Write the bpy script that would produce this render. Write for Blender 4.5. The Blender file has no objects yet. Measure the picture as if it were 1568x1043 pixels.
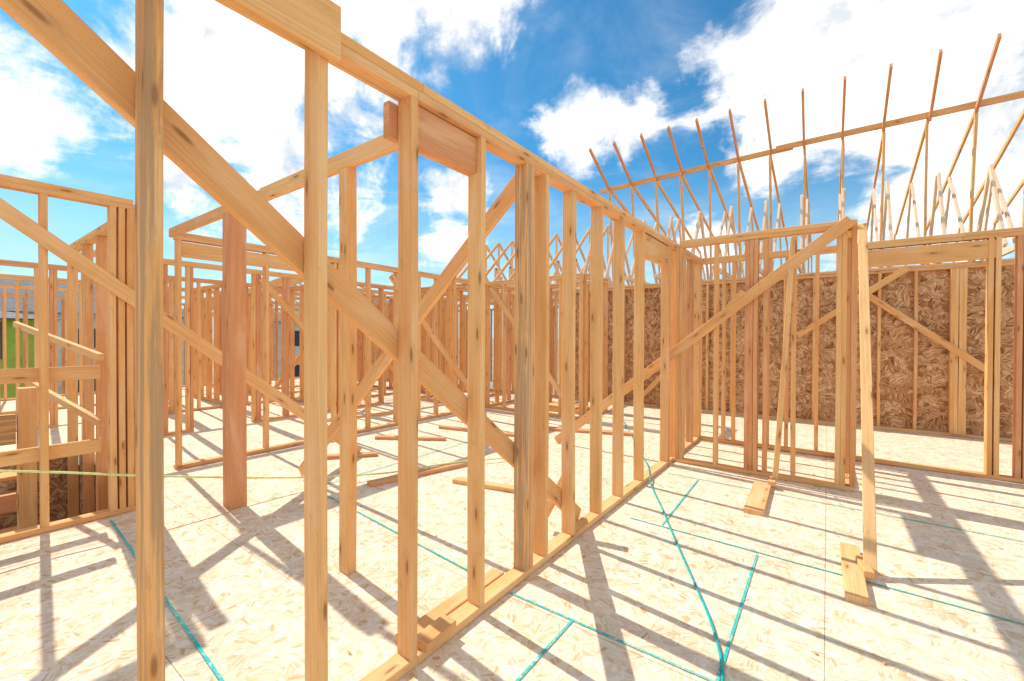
import bpy, bmesh, math, random
from mathutils import Vector, Matrix
random.seed(7)
D=bpy.data; S=bpy.context.scene
rad=math.radians
# ------------------------------------------------------------ materials
class NT:
    def __init__(s,nt): s.nt=nt; s.n=nt.nodes; s.l=nt.links
    def new(s,t,**k):
        n=s.n.new(t)
        for a,b in k.items(): setattr(n,a,b)
        return n
    def link(s,a,b): s.l.new(a,b)
    def inp(s,sock,v):
        if isinstance(v,bpy.types.NodeSocket): s.l.new(v,sock)
        elif v is not None: sock.default_value=v
    def math(s,op,a,b=None,c=None,clamp=False):
        n=s.new('ShaderNodeMath',operation=op,use_clamp=clamp)
        s.inp(n.inputs[0],a); s.inp(n.inputs[1],b)
        if c is not None: s.inp(n.inputs[2],c)
        return n.outputs[0]
    def vm(s,op,a,b=None):
        n=s.new('ShaderNodeVectorMath',operation=op)
        s.inp(n.inputs[0],a)
        if b is not None: s.inp(n.inputs[1],b)
        return n.outputs['Value'] if op in('DISTANCE','LENGTH','DOT_PRODUCT') else n.outputs[0]
    def mix(s,f,a,b,mode='MIX'):
        n=s.new('ShaderNodeMix',data_type='RGBA',blend_type=mode)
        s.inp(n.inputs[0],f); s.inp(n.inputs[6],a); s.inp(n.inputs[7],b)
        return n.outputs[2]
    def mapr(s,v,a,b,c=0.,d=1.,smooth=True):
        n=s.new('ShaderNodeMapRange'); n.interpolation_type='SMOOTHSTEP' if smooth else 'LINEAR'
        s.inp(n.inputs[0],v)
        for i,x in enumerate((a,b,c,d)): n.inputs[1+i].default_value=x
        return n.outputs[0]
    def noise(s,vec,scale,detail=3,rough=.5,dist=0,dim='3D'):
        n=s.new('ShaderNodeTexNoise',noise_dimensions=dim)
        s.inp(n.inputs['Vector'],vec); n.inputs['Scale'].default_value=scale
        n.inputs['Detail'].default_value=detail; n.inputs['Roughness'].default_value=rough
        n.inputs['Distortion'].default_value=dist
        return n.outputs[0]
    def vor(s,vec,scale,dim='3D',rnd=1.):
        n=s.new('ShaderNodeTexVoronoi',voronoi_dimensions=dim)
        s.inp(n.inputs['Vector'],vec); n.inputs['Scale'].default_value=scale
        n.inputs['Randomness'].default_value=rnd
        return n
    def mapping(s,vec,rot=(0,0,0),sc=(1,1,1),loc=(0,0,0)):
        n=s.new('ShaderNodeMapping'); s.inp(n.inputs[0],vec)
        n.inputs['Location'].default_value=loc
        n.inputs['Rotation'].default_value=rot; n.inputs['Scale'].default_value=sc
        return n.outputs[0]
def C(r,g,b): return (r,g,b,1)
def newmat(name):
    m=D.materials.new(name); m.use_nodes=True
    t=NT(m.node_tree); b=m.node_tree.nodes['Principled BSDF']
    b.inputs['Roughness'].default_value=.75
    b.inputs['Specular IOR Level'].default_value=.15
    return m,t,b
def simple(name,col,rough=.8,var=.12,scale=3):
    m,t,b=newmat(name)
    g=t.new('ShaderNodeTexCoord').outputs['Object']
    n=t.noise(g,scale,3)
    f=t.mapr(n,.3,.7,1-var,1+var)
    c=t.mix(1.,C(*col),f,'MULTIPLY')
    t.link(c,b.inputs['Base Color']); b.inputs['Roughness'].default_value=rough
    return m

def wood(name='lumber',pale=0.):
    m,t,b=newmat(name)
    uv=t.new('ShaderNodeUVMap',uv_map='grain').outputs[0]
    at=t.new('ShaderNodeAttribute',attribute_name='tint')
    sep=t.new('ShaderNodeSeparateColor'); t.link(at.outputs['Color'],sep.inputs[0])
    rn,red,wea=sep.outputs[0],sep.outputs[1],sep.outputs[2]
    kuv=t.mapping(uv,sc=(3.4,14.,1))
    kv=t.vor(kuv,1.,'2D')
    ksel=t.new('ShaderNodeSeparateColor'); t.link(kv.outputs['Color'],ksel.inputs[0])
    has=t.math('GREATER_THAN',ksel.outputs[0],.78)
    kd=kv.outputs['Distance']
    knot=t.math('MULTIPLY',t.mapr(kd,.05,.15,1,0),has)
    halo=t.math('MULTIPLY',t.mapr(kd,.1,.45,1,0),has)
    nlow=t.noise(t.mapping(uv,sc=(.8,5,1)),1.,2,.5,0,'2D')
    sx=t.new('ShaderNodeSeparateXYZ'); t.link(uv,sx.inputs[0])
    vv=t.math('ADD',sx.outputs[1],t.math('MULTIPLY',nlow,.05))
    vv=t.math('ADD',vv,t.math('MULTIPLY',halo,.010))
    cb=t.new('ShaderNodeCombineXYZ'); t.link(sx.outputs[0],cb.inputs[0]); t.link(vv,cb.inputs[1])
    g1=t.noise(t.mapping(cb.outputs[0],sc=(.9,170,1)),1.,4,.75,0,'2D')
    light=t.mix(rn,C(.88,.55,.25),C(.83,.45,.165))
    light=t.mix(red,light,C(.72,.34,.17))
    dark=t.mix(red,C(.66,.31,.10),C(.50,.195,.08))
    gr=t.mapr(g1,.35,.75)
    col=t.mix(t.math('MULTIPLY',gr,.68),light,dark)
    bl=t.noise(t.mapping(uv,sc=(1.6,9,1)),1.,4,.65,0,'2D')
    col=t.mix(t.math('MULTIPLY',t.mapr(bl,.45,.75),.4),col,C(.88,.63,.37))
    col=t.mix(t.math('MULTIPLY',t.mapr(bl,.48,.25),.3),col,C(.58,.26,.08))
    col=t.mix(t.math('MULTIPLY',halo,.3),col,C(.52,.22,.07))
    col=t.mix(t.math('MULTIPLY',knot,.7),col,C(.22,.09,.035))
    # scuffs and handling dirt
    sc_=t.noise(t.mapping(uv,sc=(7,22,1)),1.,5,.75,0,'2D')
    col=t.mix(t.math('MULTIPLY',t.mapr(sc_,.60,.72),.30),col,C(.34,.22,.13))
    wn=t.noise(t.mapping(uv,sc=(1.1,30,1)),1.,5,.7,0,'2D')
    wf=t.math('MULTIPLY',t.mapr(wn,.40,.58),wea)
    col=t.mix(t.math('MULTIPLY',wf,.62),col,C(.29,.215,.15))
    if pale: col=t.mix(pale,col,C(.86,.78,.66))  # sun-bleached brightness of lit truss members painted into the wood colour
    t.link(col,b.inputs['Base Color'])
    bp=t.new('ShaderNodeBump'); bp.inputs['Strength'].default_value=.4; bp.inputs['Distance'].default_value=.002
    t.link(g1,bp.inputs['Height']); t.link(bp.outputs[0],b.inputs['Normal'])
    b.inputs['Roughness'].default_value=.85
    return m

def osb(name,plane,cols,seams=None,smul=1.,dirtf=.25,finef=.6):
    m,t,b=newmat(name)
    g=t.new('ShaderNodeTexCoord').outputs['Object']
    sx=t.new('ShaderNodeSeparateXYZ'); t.link(g,sx.inputs[0])
    cb=t.new('ShaderNodeCombineXYZ')
    ia,ib={'XY':(0,1),'XZ':(0,2),'YZ':(1,2)}[plane]
    t.link(sx.outputs[ia],cb.inputs[0]); t.link(sx.outputs[ib],cb.inputs[1])
    p=cb.outputs[0]
    wx=t.noise(p,55*smul,1,.5,0,'2D')
    pw=t.vm('ADD',p,t.math('MULTIPLY',t.math('SUBTRACT',wx,.5),.022/smul))
    sel=t.vor(pw,17.*smul,'2D'); ss=t.new('ShaderNodeSeparateColor'); t.link(sel.outputs['Color'],ss.inputs[0])
    ang=t.math('MULTIPLY',ss.outputs[0],3.1416)
    vr=t.new('ShaderNodeVectorRotate',rotation_type='Z_AXIS'); t.link(p,vr.inputs['Vector']); t.link(ang,vr.inputs['Angle'])
    q=t.mapping(vr.outputs[0],sc=(8*smul,70*smul,1))
    v=t.vor(q,1.,'2D'); s2=t.new('ShaderNodeSeparateColor'); t.link(v.outputs['Color'],s2.inputs[0])
    fine=t.noise(t.mapping(vr.outputs[0],sc=(9*smul,190*smul,1)),1.,2,.6,0,'2D')
    val=t.math('ADD',t.math('MULTIPLY',s2.outputs[0],.65),t.math('MULTIPLY',ss.outputs[2],.35))
    val=t.math('ADD',val,t.math('MULTIPLY',t.math('SUBTRACT',fine,.5),finef))
    r=t.new('ShaderNodeValToRGB'); t.link(val,r.inputs[0])
    e=r.color_ramp.elements
    e[0].position=0; e[0].color=C(*cols[0]); e[1].position=.9; e[1].color=C(*cols[-1])
    for i,cc in enumerate(cols[1:-1]):
        x=e.new(.9*(i+1)/(len(cols)-1)); x.color=C(*cc)
    col=r.outputs[0]
    dirt=t.noise(p,2.2,6,.72,0,'2D')
    col=t.mix(1.,col,t.mapr(dirt,.3,.7,.88,1.06),'MULTIPLY')
    col=t.mix(t.math('MULTIPLY',t.mapr(dirt,.56,.70),dirtf),col,C(*[x*.6 for x in cols[1]]))
    if seams:
        w,h_=seams
        ax=t.math('DIVIDE',sx.outputs[ia],w)
        row=t.math('FLOOR',ax)
        fx=t.math('PINGPONG',ax,.5)
        yy=t.math('ADD',t.math('DIVIDE',sx.outputs[ib],h_),t.math('MULTIPLY',row,.5))
        fy=t.math('PINGPONG',yy,.5)
        line=t.math('MAXIMUM',t.math('LESS_THAN',fx,.002/w),t.math('LESS_THAN',fy,.002/h_))
        col=t.mix(t.math('MULTIPLY',line,.65),col,C(.16,.10,.06))
    t.link(col,b.inputs['Base Color'])
    bp=t.new('ShaderNodeBump'); bp.inputs['Strength'].default_value=.3; bp.inputs['Distance'].default_value=.002
    t.link(val,bp.inputs['Height']); t.link(bp.outputs[0],b.inputs['Normal'])
    b.inputs['Roughness'].default_value=.8
    return m

M_wood=wood(); M_sunlit=wood('sunlit_lumber',.5); WM=[M_wood,M_sunlit]
M_floor=osb('osb_subfloor','XY',[(.62,.38,.18),(.78,.57,.36),(.83,.66,.47),(.86,.72,.55),(.90,.79,.65)],(2.44,1.22),1.25,.25,.5)
wc=[(.17,.07,.028),(.36,.17,.075),(.52,.285,.135),(.63,.38,.20),(.80,.56,.34)]
M_osbw=osb('osb_sheathing','XZ',wc,(2.44,1.22),.85,.25,.8)

def chalkmat(name,col):
    m,t,b=newmat(name)
    g=t.new('ShaderNodeTexCoord').outputs['Object']
    n=t.noise(g,60.,3,.7); n2=t.noise(g,2.5,2)
    f=t.math('MULTIPLY',t.mapr(n,.28,.5),t.mapr(n2,.2,.55,.65,1.))
    t.link(t.mix(f,C(.78,.66,.52),C(*col)),b.inputs['Base Color'])
    return m
M_teal=chalkmat('teal_chalk',(.02,.50,.46)); M_red=chalkmat('red_chalk',(.75,.20,.12))

# ------------------------------------------------------------ mesh helpers
def finish(name,bm,mats,parent=None,loc=None):
    me=D.meshes.new(name); bm.to_mesh(me); bm.free()
    for m in (mats if isinstance(mats,(list,tuple)) else [mats]): me.materials.append(m)
    o=D.objects.new(name,me); S.collection.objects.link(o)
    if parent: o.parent=parent
    return o
def lumber_bm():
    bm=bmesh.new(); bm.loops.layers.uv.new('grain'); bm.loops.layers.float_color.new('tint'); return bm
def board(bm,a,b,w=.089,t=.038,wdir=(1,0,0),kind=None,bow=None,mat=0):
    uvl=bm.loops.layers.uv['grain']; cl=bm.loops.layers.float_color['tint']
    a=Vector(a); b=Vector(b); ax=b-a; L=ax.length; ax.normalize()
    wd=Vector(wdir); wd=(wd-ax*wd.dot(ax)).normalized(); td=ax.cross(wd).normalized()
    ch=min(.003,t*.2); hw,ht=w/2,t/2
    prof=[(-hw+ch,-ht),(hw-ch,-ht),(hw,-ht+ch),(hw,ht-ch),(hw-ch,ht),(-hw+ch,ht),(-hw,ht-ch),(-hw,-ht+ch)]
    seg=5 if L>1.5 else 1
    if bow is None: bow=random.uniform(-.007,.007) if seg>1 else 0
    b2=random.uniform(-.005,.005) if seg>1 else 0
    rings=[]
    for i in range(seg+1):
        f=i/seg; sbow=math.sin(f*math.pi)
        c=a+ax*L*f+wd*bow*sbow+td*b2*sbow
        rings.append([bm.verts.new(c+wd*x+td*y) for x,y in prof])
    per=[0]
    for i in range(8):
        p,q=prof[i],prof[(i+1)%8]; per.append(per[-1]+math.hypot(p[0]-q[0],p[1]-q[1]))
    uo,vo=random.uniform(0,50),random.uniform(0,50)
    r=random.random(); red=random.random()**3*.8; wea=random.random()**4*.5
    if kind=='red': red=.95;wea=.05
    if kind=='grey': wea=1.; red=.1
    if kind=='pale': red=0; r=0; wea=.1
    if kind=='std': red=random.uniform(0,.25);wea=.1
    col=(r,red,wea,1)
    if kind=='sunlit': mat=1  # lumber copy with the sunlight mixed into its colour
    def face(vs,uvs):
        f=bm.faces.new(vs); f.material_index=mat
        for l,u in zip(f.loops,uvs): l[uvl].uv=u; l[cl]=col
    for s in range(seg):
        u0=uo+L*s/seg; u1=uo+L*(s+1)/seg
        for i in range(8):
            j=(i+1)%8
            face([rings[s][i],rings[s][j],rings[s+1][j],rings[s+1][i]],
                 [(u0,vo+per[i]),(u0,vo+per[i+1]),(u1,vo+per[i+1]),(u1,vo+per[i])])
    face(list(reversed(rings[0])),[(uo+y*.4,vo+x) for x,y in reversed(prof)])
    face(rings[-1],[(uo+5+y*.4,vo+x) for x,y in prof])

H=2.44
WN=0
def wall(name,axis,c,a0,a1,studs=None,sp=.406,z0=0.,openings=(),braces=(),top=True,bottom=True,headers=(),double=True,depth=.089,extra=None,kinds={},allkind=None):
    global WN; WN+=1
    e=(WN%5)*.0012
    bm=lumber_bm()
    wd=(1,0,0) if axis=='Y' else (0,1,0)
    P=(lambda s,z,o=0: (c+o,s,z)) if axis=='Y' else (lambda s,z,o=0:(s,c+o,z))
    def plate(s0,s1,z,kind=None): 
        n=max(1,math.ceil((s1-s0)/4.2)); 
        for i in range(n):
            p0=s0+(s1-s0)*i/n; p1=s0+(s1-s0)*(i+1)/n-(.002 if i<n-1 else 0)
            board(bm,P(p0,z),P(p1,z),depth,.038,wd,kind,bow=0)
    zt=H-.076 if double else H-.038
    if bottom:
        cur=a0
        for o0,o1 in sorted(openings):
            if o0>cur: plate(cur,o0,z0+.019+e)
            cur=o1
        if cur<a1: plate(cur,a1,z0+.019+e)
    if top:
        plate(a0,a1,zt+.019+e)
        if double: plate(a0+.05,a1-.002,zt+.0575+e)
    if studs is None:
        studs=[]; s=a0+.02
        while s<a1-.06: studs.append(s); s+=sp
        studs.append(a1-.022)
        for s in list(studs):
            if random.random()<.16: studs.append(s+.042)
        for o0,o1 in openings:
            studs=[s for s in studs if not(o0-.03<s<o1+.03)]
            studs+=[o0-.02,o1+.02,o0-.06,o1+.06]
    for s in studs:
        k=kinds.get(round(s,2),allkind if random.random()<.6 else None)
        board(bm,P(s,z0+.0385+e),P(s,zt-.0005+e),depth-.001,.038,wd,k)
    for (s0,s1,zb,zh) in headers:
        board(bm,P(s0,zb+zh/2,-.018),P(s1,zb+zh/2,-.018),zh,.038,(0,0,1),'std',bow=0)
        board(bm,P(s0,zb+zh/2,.022),P(s1,zb+zh/2,.022),zh,.038,(0,0,1),'std',bow=0)
    for (s0,za,s1,zb,off) in braces:
        board(bm,P(s0,za,off),P(s1,zb,off),.089,.036,(0,0,1),'std',bow=0)
    if extra: extra(bm,P)
    return finish(name,bm,WM)

# ------------------------------------------------------------ main foreground wall X=-1.42
def ex_main(bm,P):
    board(bm,(-1.355,-1.2,2.405),(-1.355,.84,2.405),.18,.038,(0,0,1),'std',bow=0)
    board(bm,(-1.485,1.14,2.28),(-1.485,1.66,2.28),.15,.038,(0,0,1),'red',bow=0)
    board(bm,(-1.425,1.22,2.275),(-1.425,1.62,2.275),.17,.038,(0,0,1),'red',bow=0)
    board(bm,(-1.487,-.20,2.415),(-1.487,2.86,.06),.105,.036,(0,0,1),'std',bow=0)
    board(bm,(-1.52,1.25,.019),(-1.52,1.95,.019),.085,.036,(1,0,0),None,bow=0)
    board(bm,(-1.40,1.25,.0575),(-1.41,1.44,.0575),.085,.036,(1,0,0),'std',bow=0)
    board(bm,(-1.62,2.62,.1),(-1.47,2.74,.48),.07,.036,(0,1,0),'std',bow=0)
wall('stud_wall','Y',-1.42,-2.5,4.94,
     studs=[-2.4,-1.6,-.9,-.45,.35,.80,1.20,1.64,2.04,2.08,2.245,2.60,3.03,3.46,3.96,4.74,4.78],
     headers=[(3.98,4.72,2.15,.20)],extra=ex_main,
     kinds={.35:'grey',2.04:'grey',.8:'std',1.2:'std',2.6:'std'})
def ex_beam(bm,P):
    board(bm,(-2.27,1.47,.002),(-2.27,1.47,2.40),.089,.06,(1,0,0),'std')
    board(bm,(-3.87,1.49,.002),(-3.87,1.49,2.36),.15,.12,(1,0,0),'red')
    board(bm,(-1.47,1.49,2.42),(-5.38,1.49,2.42),.089,.038,(0,0,1),'std',bow=0)
    board(bm,(-1.47,1.452,2.40),(-3.3,1.452,2.40),.089,.036,(0,0,1),'pale',bow=0)
bm=lumber_bm(); ex_beam(bm,None); finish('beam_on_posts',bm,WM)
def lone(name,*bs):
    bm=lumber_bm()
    for b in bs: board(bm,*b[:2],*b[2:])
    return finish(name,bm,WM)
lone('diagonal_brace',((-1.45,2.16,2.40),(-4.1,2.16,.07),.10,.038,(0,0,1),'std',0))
lone('diagonal_brace',((-4.375,-.3,2.70),(-4.375,2.98,.04),.10,.036,(0,0,1),'std',0))
lone('diagonal_brace',((.16,4.875,2.43),(-2.84,4.875,.03),.10,.036,(0,0,1),'std',0))

# ------------------------------------------------------------ end wall / closet
wall('stud_wall','X',4.965,-1.37,.21,studs=[-1.34,-1.30,-.95,-.66,-.62,-.58,-.50,-.26,.08,.12,.19],kinds={-.66:'red',-.62:'red',.12:'std'})
wall('stud_wall','X',6.22,-1.42,3.6,studs=[-1.40,-1.1,-.98,-.60,-.40,-.1,.21,.25,1.29,1.34,1.48,1.53,1.57,1.9,2.3,2.7,3.1],
     headers=[(.27,1.36,2.17,.18)],kinds={1.48:'red',1.53:'std'})
wall('stud_wall','Y',-1.42,5.01,6.17,studs=[5.04,5.4,5.8,6.14])
wall('stud_wall','Y',.17,5.02,6.17,studs=[5.42,5.8,5.84,6.14])
lone('prop_brace',((-.385,4.70,.06),(-.27,4.90,2.33),.045,.03,(1,0,0),'pale'))
lone('prop_brace',((.21,3.22,.045),(.24,4.90,2.38),.062,.030,(1,0,0),'pale'))
lone('scrap_block',((-.455,3.82,.019),(-.475,4.62,.019),.14,.038,(1,0,0),'std',0),((-.40,4.55,.055),(-.40,4.72,.055),.06,.034,(1,0,0),'std',0))
lone('scrap_block',((.135,2.86,.019),(.125,3.56,.019),.10,.038,(1,0,0),'std',0),((.20,3.12,.0555),(.17,3.33,.0555),.05,.034,(1,0,0),'std',0))

# ------------------------------------------------------------ exterior wall Y=8.62
def ex_ext(bm,P):
    board(bm,(.45,8.55,2.07),(1.82,8.55,.90),.09,.036,(0,0,1),'std',0)
    board(bm,(-.40,8.55,1.42),(.95,8.55,2.42),.09,.036,(0,0,1),'std',0)
    board(bm,(-3.0,8.55,.2),(-1.2,8.55,2.2),.09,.036,(0,0,1),'std',0)
    for x in (1.42,1.461,1.502,1.543): board(bm,(x,8.60,.04),(x,8.60,2.36),.10,.040,(0,1,0),'std')
wall('exterior_stud_wall','X',8.62,-14,5,extra=ex_ext)
bm=bmesh.new()
def box(bm,x0,x1,y0,y1,z0,z1,mi=0):
    vs=[bm.verts.new((x,y,z)) for z in(z0,z1) for y in (y0,y1) for x in (x0,x1)]
    for q in ((0,2,3,1),(4,5,7,6),(0,1,5,4),(2,6,7,3),(0,4,6,2),(1,3,7,5)):
        f=bm.faces.new([vs[i] for i in q]); f.material_index=mi
box(bm,-4.6,-2.2,8.668,8.68,-.3,2.46); box(bm,-2.196,.3,8.668,8.68,-.3,2.46)
box(bm,.304,2.74,8.668,8.68,-.3,2.46); box(bm,2.744,5.2,8.668,8.68,-.3,2.46)
finish('osb_wall_sheathing',bm,M_osbw)

# ------------------------------------------------------------ left / far walls
wall('stud_wall','Y',-4.44,-2.6,.98,studs=[-2.4,-1.9,-1.3,-.8,-.3,.50,.86,.91,.96],kinds={.5:'std'})
wall('stair_stud_wall','X',1.06,-7.3,-4.50,z0=-1.4,studs=[-7.28,-6.5,-5.85,-5.3,-4.9,-4.66,-4.55])
wall('stud_wall','Y',-5.42,1.53,8.55,studs=[1.56,2.42,3.3,3.36,3.84,4.35,4.8,5.2,5.6,5.64,6.1,6.5,6.9,7.3,7.7,8.1,8.5],
     headers=[(1.58,3.28,2.20,.15)],braces=[(4.2,2.3,6.2,.2,.064)])
wall('stud_wall','Y',-7.4,1.15,8.55,openings=[(2.3,3.1),(5.6,6.5)],braces=[(3.2,2.3,5.2,.1,.064)],allkind='red')
wall('stud_wall','Y',-9.4,-3.5,8.55,openings=[(1.2,2.1)],braces=[(6.0,2.3,4.2,.1,.064)],allkind='red')
wall('stud_wall','Y',-11.6,-3.5,8.55,openings=[(3.2,4.1)],allkind='red')
wall('exterior_stud_wall','Y',-13.95,-3.5,8.55,sp=.3)
wall('stud_wall','X',4.7,-13.8,-7.46,openings=[(-10.6,-9.7)])
wall('stud_wall','X',6.4,-7.34,-5.48)
wall('stud_wall','X',2.7,-13.8,-9.46,openings=[(-11,-10.2)])
wall('stud_wall','X',7.3,-13.8,-7.46,allkind='red')
wall('stud_wall','X',7.5,-5.36,-3.36,allkind='red')
wall('stud_wall','X',3.6,-11.5,-9.46)
wall('stud_wall','Y',-6.4,6.46,8.55)
wall('stud_wall','Y',-8.4,4.76,8.55,braces=[(5.2,2.3,7.0,.1,.064)])
wall('stud_wall','Y',-10.5,4.76,7.2)
wall('stud_wall','X',6.5,-5.36,-3.3,braces=[(-5.2,2.3,-3.5,.2,-.064)])
wall('stud_wall','Y',-3.3,6.56,7.44)
wall('neighbour_stud_wall','X',10.4,-16,-4.7,z0=-.3,allkind='red')
wall('neighbour_stud_wall','X',12.6,-18,-5,z0=-.3,sp=.3,allkind='red')
wall('neighbour_stud_wall','Y',-17,-3,12,z0=-.3,sp=.35,allkind='red')
lone('guard_rail',((-4.50,-2.0,1.10),(-4.50,.80,1.10),.10,.038,(0,0,1),'std',0),((-4.50,-2.0,.54),(-4.50,.80,.54),.10,.038,(0,0,1),'std',0),
     ((-7.2,.60,1.5),(-4.8,.86,1.2),.06,.038,(0,0,1),'pale',0),((-7.2,.60,.95),(-4.8,.86,.66),.06,.038,(0,0,1),'pale',0))
lone('stair_post',((-5.3,.50,-2.7),(-5.3,.50,.95),.14,.10,(1,0,0),'std',0),((-5.32,-2.0,.62),(-5.32,.44,.62),.24,.06,(0,0,1),'grey',0),((-5.3,-2.0,.03),(-5.3,.44,.03),.14,.06,(0,0,1),'red',0))
lone('stair_stringer',((-6.9,.6,.0),(-4.6,.6,-1.9),.28,.04,(0,0,1),'std',0),((-6.9,-.4,.0),(-4.6,-.4,-1.9),.28,.04,(0,0,1),'std',0),
     *[((-6.7+i*.26,-.45,-.05-i*.215),(-6.7+i*.26,.65,-.05-i*.215),.27,.035,(1,0,0),'std',0) for i in range(8)])
M_osbs=osb('osb_shaft','XZ',wc,None,.8); M_osbs2=osb('osb_shaft_side','YZ',wc,None,.8)
bm=bmesh.new(); box(bm,-7.3,-4.42,1.11,1.125,-2.73,-.04); finish('stairwell_osb_wall',bm,M_osbs)
bm=bmesh.new(); box(bm,-7.44,-7.42,-2.2,1.10,-2.73,-.04); finish('stairwell_osb_wall',bm,M_osbs2)
bm=bmesh.new(); box(bm,-14,-7.45,1.2,1.22,-2.73,-.35); finish('stairwell_osb_wall',bm,M_osbs)
lone('loose_board',((-3.40,2.42,.019),(-3.10,3.55,.019),.089,.038,(1,0,0),'red',0))
lone('loose_board',((-2.85,2.98,.019),(-2.12,3.14,.019),.089,.038,(0,1,0),None,0))
lone('loose_board',((-4.6,2.62,.019),(-4.2,3.1,.019),.089,.038,(0,1,0),'red',0))
lone('loose_board',((-4.7,4.6,.019),(-3.2,4.9,.019),.089,.038,(0,1,0),'red',0))
lone('loose_board',((-6.6,3.6,.019),(-6.2,5.4,.019),.089,.038,(1,0,0),'std',0))
lone('loose_board',((-3.6,5.4,.019),(-2.2,5.9,.019),.14,.038,(0,1,0),'red',0))
lone('loose_board',((-4.9,3.6,.019),(-4.1,4.1,.019),.089,.038,(0,1,0),'red',0))
lone('lumber_stack',*[((-4.6,6.9+j*.095,.019+i*.039),(-3.6+random.uniform(-.3,.1),6.95+j*.095,.019+i*.039),.089,.038,(0,1,0),None,0) for i in range(3) for j in range(4)])
# sawdust chips / small offcuts scattered on the deck (one object)
bm=lumber_bm()
rr=random.Random(3)
for i in range(150):
    x=rr.uniform(-6,2.2); y=rr.uniform(.9,6.)
    if abs(x+1.42)<.1 or (x<-4.3 and y<1.3): continue
    a=rr.uniform(0,6.28); l=rr.uniform(.006,.028)
    board(bm,(x,y,.006),(x+math.cos(a)*l,y+math.sin(a)*l,.007),rr.uniform(.004,.012),.003,(math.sin(a),-math.cos(a),0))
finish('wood_chips',bm,WM)

# ------------------------------------------------------------ floor
bm=bmesh.new()
X0,X1,Y0,Y1=-14.1,6.,-5.,8.7
hx0,hx1,hy0,hy1=-7.35,-4.50,-2.2,1.10
for r in ((X0,hx0,Y0,Y1),(hx1,X1,Y0,Y1),(hx0,hx1,Y0,hy0),(hx0,hx1,hy1,Y1)):
    box(bm,*r,-.03,0)
finish('osb_subfloor',bm,M_floor)
bm=lumber_bm()
for x in (X0+.02,X1-.02): board(bm,(x,Y0,-.19),(x,Y1,-.19),.30,.038,(0,0,1),'std',0)
for y in (Y0+.06,Y1-.02): board(bm,(X0+.05,y,-.19),(X1-.05,y,-.19),.30,.038,(0,0,1),'std',0)
y=-4.6
while y<8.4:
    if y<-2.2 or y>1.25: board(bm,(X0+.05,y,-.185),(X1-.05,y,-.185),.29,.04,(0,0,1),None,0)
    else:
        board(bm,(hx1+.03,y,-.185),(X1-.05,y,-.185),.29,.04,(0,0,1),None,0); board(bm,(X0+.05,y,-.185),(hx0-.1,y,-.185),.29,.04,(0,0,1),None,0)
    y+=.406
finish('floor_joists',bm,WM)
M_conc=simple('concrete',(.22,.20,.18))
bm=bmesh.new(); box(bm,-14.3,6.2,-5.2,8.9,-3.05,-2.74); finish('concrete_slab',bm,M_conc)
def strip(bm,a,b,w,z):
    a=Vector((*a,z)); b=Vector((*b,z)); d=(b-a).normalized(); n=Vector((-d.y,d.x,0))*w/2
    bm.faces.new([bm.verts.new(p) for p in (a-n,b-n,b+n,a+n)])
bm=bmesh.new()
for i,(a,b) in enumerate([((-1.37,1.86),(2.5,1.87)),((-.99,1.87),(-1.0,-1.)),((-.35,3.12),(-.34,.2)),((-1.2,3.18),(2.8,3.08)),((-1.0,4.42),(-.97,3.2)),((-1.3,4.46),(3,4.36)),
             ((-4.3,.82),(-1.6,.68)),((-1.5,1.87),(-3.75,2.08)),((-3.75,2.1),(-3.8,5))]):
    strip(bm,a,b,.013,.004+.0004*i)
finish('teal_chalk_line',bm,M_teal)
bm=bmesh.new()
for i,(a,b) in enumerate([((-4.3,.30),(-4.36,.9)),((-4.2,-1),(-4.18,.93)),((-3.98,-1),(-3.9,.95))]): strip(bm,a,b,.007,.0085+.0004*i)
finish('red_chalk_line',bm,M_red)

def cord(name,pts,r,mat):
    cu=D.curves.new(name,'CURVE'); cu.dimensions='3D'; cu.bevel_depth=r; cu.bevel_resolution=2
    sp=cu.splines.new('NURBS'); sp.points.add(len(pts)-1)
    for p,q in zip(sp.points,pts): p.co=(*q,1)
    sp.use_endpoint_u=True; sp.order_u=3
    cu.materials.append(mat); o=D.objects.new(name,cu); S.collection.objects.link(o); return o
M_cord=simple('teal_cord',(.02,.42,.40),.6,.2,40)
cord('teal_cord',[(-3.6,8.5,.03),(-2.6,6.6,.02),(-1.75,4.95,.02),(-1.47,4.4,.05),(-1.37,4.12,.05),(-1.30,3.95,.012),(-1.05,3.48,.009),(-.88,3.12,.009),(-.62,2.6,.009),(-.42,2.2,.009),(-.32,1.9,.009),(-.31,1.6,.009),(-.42,1.2,.009)],.0065,M_cord)
M_str=simple('yellow_string',(.72,.80,.32),.6,.1,30)
cord('layout_string',[(-4.37,-.6,.72),(-4.36,.3,.50),(-4.04,1.01,.33),(-3.87,2.0,.09),(-3.5,2.6,.045),(-3.36,2.85,.05),(-3.12,3.5,.05),(-2.6,4.2,.01)],.008,M_str)

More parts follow.
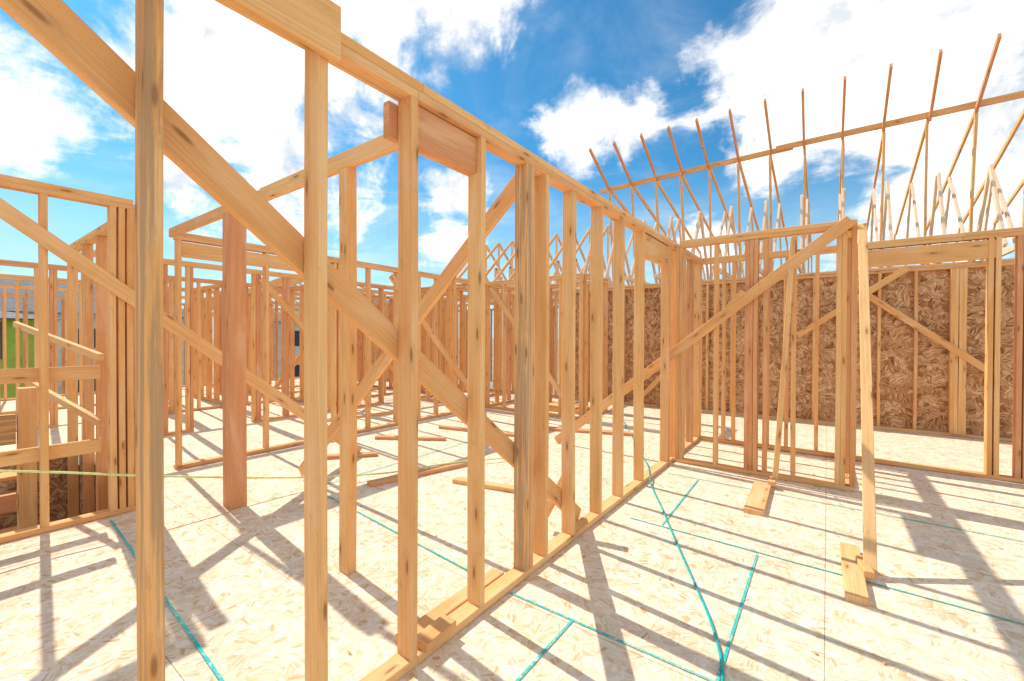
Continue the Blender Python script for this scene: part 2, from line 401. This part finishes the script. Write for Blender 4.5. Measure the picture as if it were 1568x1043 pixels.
# ------------------------------------------------------------ roof trusses
def truss(x,hi=True):
    bm=lumber_bm(); j=random.uniform(-.06,.06)
    def b(p,q,w=.089,k=None): board(bm,(x+random.uniform(-.015,.015),p[0],p[1]),(x+j*.4,q[0],q[1]),w,.038,(0,0,1) if abs(p[0]-q[0])>.05 else (0,1,0),k)
    b((9.48+j,5.9+j*.6),(10.6,5.27),k='red'); b((10.6,5.27),(15.2,4.15),k='std')
    b((10.62,5.2),(10.95,2.75),k='pale'); b((8.68,2.62),(16.5,2.62),k='sunlit')
    b((9.06,2.7),(9.78,4.05),k='sunlit'); b((9.80,4.05),(10.7,2.7),k='sunlit')
    b((10.95,2.75),(12.6,4.70),k='sunlit'); b((12.6,4.7),(13.6,2.7),k='sunlit'); b((15.2,4.15),(16.5,2.65),k='sunlit')
    return finish('roof_truss',bm,WM)
for i in range(-8,6): truss(.21+i*.605)
lone('truss_purlin_board',((-4.9,10.66,5.25),(-.6,10.62,5.32),.11,.038,(0,0,1),'std',0),((-.9,10.58,5.34),(4.,10.6,5.37),.11,.038,(0,0,1),'std',0))
def gable(x,y0,y1,zb,zp,off=0):
    bm=lumber_bm(); m=(y0+y1)/2
    def b(p,q,k='sunlit'): board(bm,(x,p[0],p[1]),(x,q[0],q[1]),.089,.038,(0,0,1) if abs(p[0]-q[0])>.05 else (0,1,0),k)
    b((y0,zb),(y1,zb)); b((y0-.3,zb+.1),(m,zp),'std'); b((m,zp),(y1+.3,zb+.1),'std'); b((m,zb+.05),(m,zp-.05))
    q1,q3=(y0*3+y1)/4,(y0+3*y1)/4; zq=(zb+zp)/2
    b((q1,zq),(m,zb+.05)); b((m,zb+.05),(q3,zq)); b((q1,zq),(q1,zb)); b((q3,zq),(q3,zb))
    return finish('roof_truss',bm,WM)
for i in range(9): gable(-10.2+i*.6,10.4,14.2,2.62,4.75)
for i in range(9): gable(-18-i*.6,7,15,2.3,4.4)

# ------------------------------------------------------------ ground, houses
M_gr=simple('dirt',(.40,.33,.25),.9,.25,.15)
bm=bmesh.new(); 
n=900
bm.faces.new([bm.verts.new(p) for p in ((-n,-n,-3.1),(n,-n,-3.1),(n,n,-3.1),(-n,n,-3.1))]); finish('ground',bm,M_gr)
M_lime=simple('lime_sheathing',(.32,.50,.09),.6); M_roof=simple('grey_shingles',(.20,.21,.23),.9); M_st=simple('stucco',(.62,.58,.52)); M_gl=simple('window_glass',(.05,.07,.09),.15)
def house(name,cx,cy,w,d,zt,zr,yaw,mw,windows=True):
    e=D.objects.new(name,None); S.collection.objects.link(e); e.location=(cx,cy,-3.1); e.rotation_euler=(0,0,yaw)
    bm=bmesh.new(); box(bm,-w/2,w/2,-d/2,d/2,0,zt); finish('walls',bm,mw,e)
    bm=bmesh.new(); o=.5
    v=[bm.verts.new(p) for p in ((-w/2-o,-d/2-o,zt+.02),(w/2+o,-d/2-o,zt+.02),(w/2+o,d/2+o,zt+.02),(-w/2-o,d/2+o,zt+.02),(-w/2-o+d*.3,0,zr),(w/2+o-d*.3,0,zr))]
    for q in ((0,1,5,4),(2,3,4,5),(1,2,5),(3,0,4),(3,2,1,0)): bm.faces.new([v[i] for i in q])
    finish('roof',bm,M_roof,e)
    bm=bmesh.new()
    for i in range(max(1,int(w//3))):
        x=-w/2+.8+i*3
        for z in (1,3.7):
            if z+1.2<zt:
                box(bm,x,x+1.3,-d/2-.03,-d/2+.05,z,z+1.2); box(bm,x,x+1.3,d/2-.05,d/2+.03,z,z+1.2)
    finish('windows',bm,M_gl,e)
house('grey_roof_house',-42,5,13,10,5.8,8.2,rad(90),M_st)
house('lime_sheathed_house',-24,.9,3,5,5.0,5.4,rad(90),M_lime)
house('stucco_house',-36,24,13,10,5.6,8.0,rad(60),M_st)
house('lime_sheathed_house',-24,22,2.5,4,5.2,5.8,rad(45),M_lime)
house('stucco_house',-12,42,14,10,5.6,7.8,0,M_st)

# ------------------------------------------------------------ sun + world
az=math.atan2(.159,-1.476); el=rad(48)
sd=Vector((math.cos(el)*math.cos(az),math.cos(el)*math.sin(az),math.sin(el)))
L=D.lights.new('sun','SUN'); L.energy=4.7; L.angle=rad(.5); L.color=(1,.95,.86)
o=D.objects.new('sun',L); S.collection.objects.link(o); o.rotation_euler=sd.to_track_quat('Z','Y').to_euler()
W=D.worlds.new('World'); S.world=W; W.use_nodes=True
try:
    W.cycles.sampling_method='MANUAL'; W.cycles.sample_map_resolution=256
except Exception as ex: print(ex)
t=NT(W.node_tree); bg=W.node_tree.nodes['Background']
sky=t.new('ShaderNodeTexSky',sky_type='NISHITA'); sky.sun_disc=False; sky.sun_elevation=el
sky.sun_rotation=math.atan2(sd.x,sd.y); sky.air_density=1.; sky.dust_density=.4; sky.ozone_density=2.
gen=t.new('ShaderNodeTexCoord').outputs['Generated']
blobs=[(88,19,.15),(69,26,.25),(63,33,.19),(63,20,.18),(57,28,.13),(44.3,36,.17),(52,35,.14),(44.3,18,.09),(44.3,12,.09),
 (28,25.2,.13),(21.5,25,.09),(-1.8,26.4,.26),(-9,26,.28),(4,24,.13),(1,33,.16),(-12,16,.24),(6,19,.09),(74,16,.07),(12,12,.07),
 (130,35,.55),(-60,35,.6),(-110,30,.5),(180,25,.5),(-30,65,.35)]  # this row: clouds out of view, added for the light they give
cur=None
for a,e_,r_ in blobs:
    a=rad(a);e_=rad(e_); d=(-math.sin(a)*math.cos(e_),math.cos(a)*math.cos(e_),math.sin(e_))
    v=t.math('MULTIPLY_ADD',t.vm('DISTANCE',gen,d),-1./r_,1.)
    cur=v if cur is None else t.math('MAXIMUM',cur,v)
sp3=t.new('ShaderNodeSeparateXYZ'); t.link(gen,sp3.inputs[0])
zc=t.math('MAXIMUM',t.math('ADD',sp3.outputs[2],.12),.05)
cz=t.new('ShaderNodeCombineXYZ'); [t.link(zc,cz.inputs[i]) for i in range(3)]
pl=t.vm('DIVIDE',gen,cz.outputs[0])
fb=t.noise(gen,6.5,7,.64,.3)
fb2=t.noise(pl,2.2,6,.62,.5)
mixn=t.math('ADD',t.math('MULTIPLY',fb,.5),t.math('MULTIPLY',fb2,.5))
dens=t.math('ADD',t.math('MAXIMUM',cur,-.9),t.math('MULTIPLY',t.math('SUBTRACT',mixn,.52),3.6))
alpha=t.mapr(dens,-.04,.6)
thin=t.math('MULTIPLY',t.mapr(fb2,.4,.75),.22)
alpha=t.math('MAXIMUM',alpha,thin)
ccol=t.mix(t.mapr(fb,.34,.56),C(5.3,5.7,6.2),C(9.6,9.1,8.5))
skyc=t.mix(1.,sky.outputs[0],C(.27,.80,.98),'MULTIPLY')
hz=t.mapr(sp3.outputs[2],0.,.38,.75,0.)
skyc=t.mix(hz,skyc,C(5.0,6.6,7.4))
fin=t.mix(alpha,skyc,ccol)
t.link(fin,bg.inputs[0]); bg.inputs[1].default_value=.15
# ------------------------------------------------------------ camera
cam=D.cameras.new('camera'); co=D.objects.new('camera',cam); S.collection.objects.link(co); S.camera=co
cam.sensor_width=36; cam.lens=660/1568*36; cam.clip_end=3000; cam.clip_start=.02
yaw=math.atan(483/660)
Mx=Matrix.Translation((0,0,1.38))@Matrix.Rotation(yaw,4,'Z')@Matrix.Rotation(rad(90-.48),4,'X')@Matrix.Rotation(rad(.2),4,'Z')
co.matrix_world=Mx
S.view_settings.view_transform='Standard'; S.view_settings.look='None'; S.view_settings.exposure=0
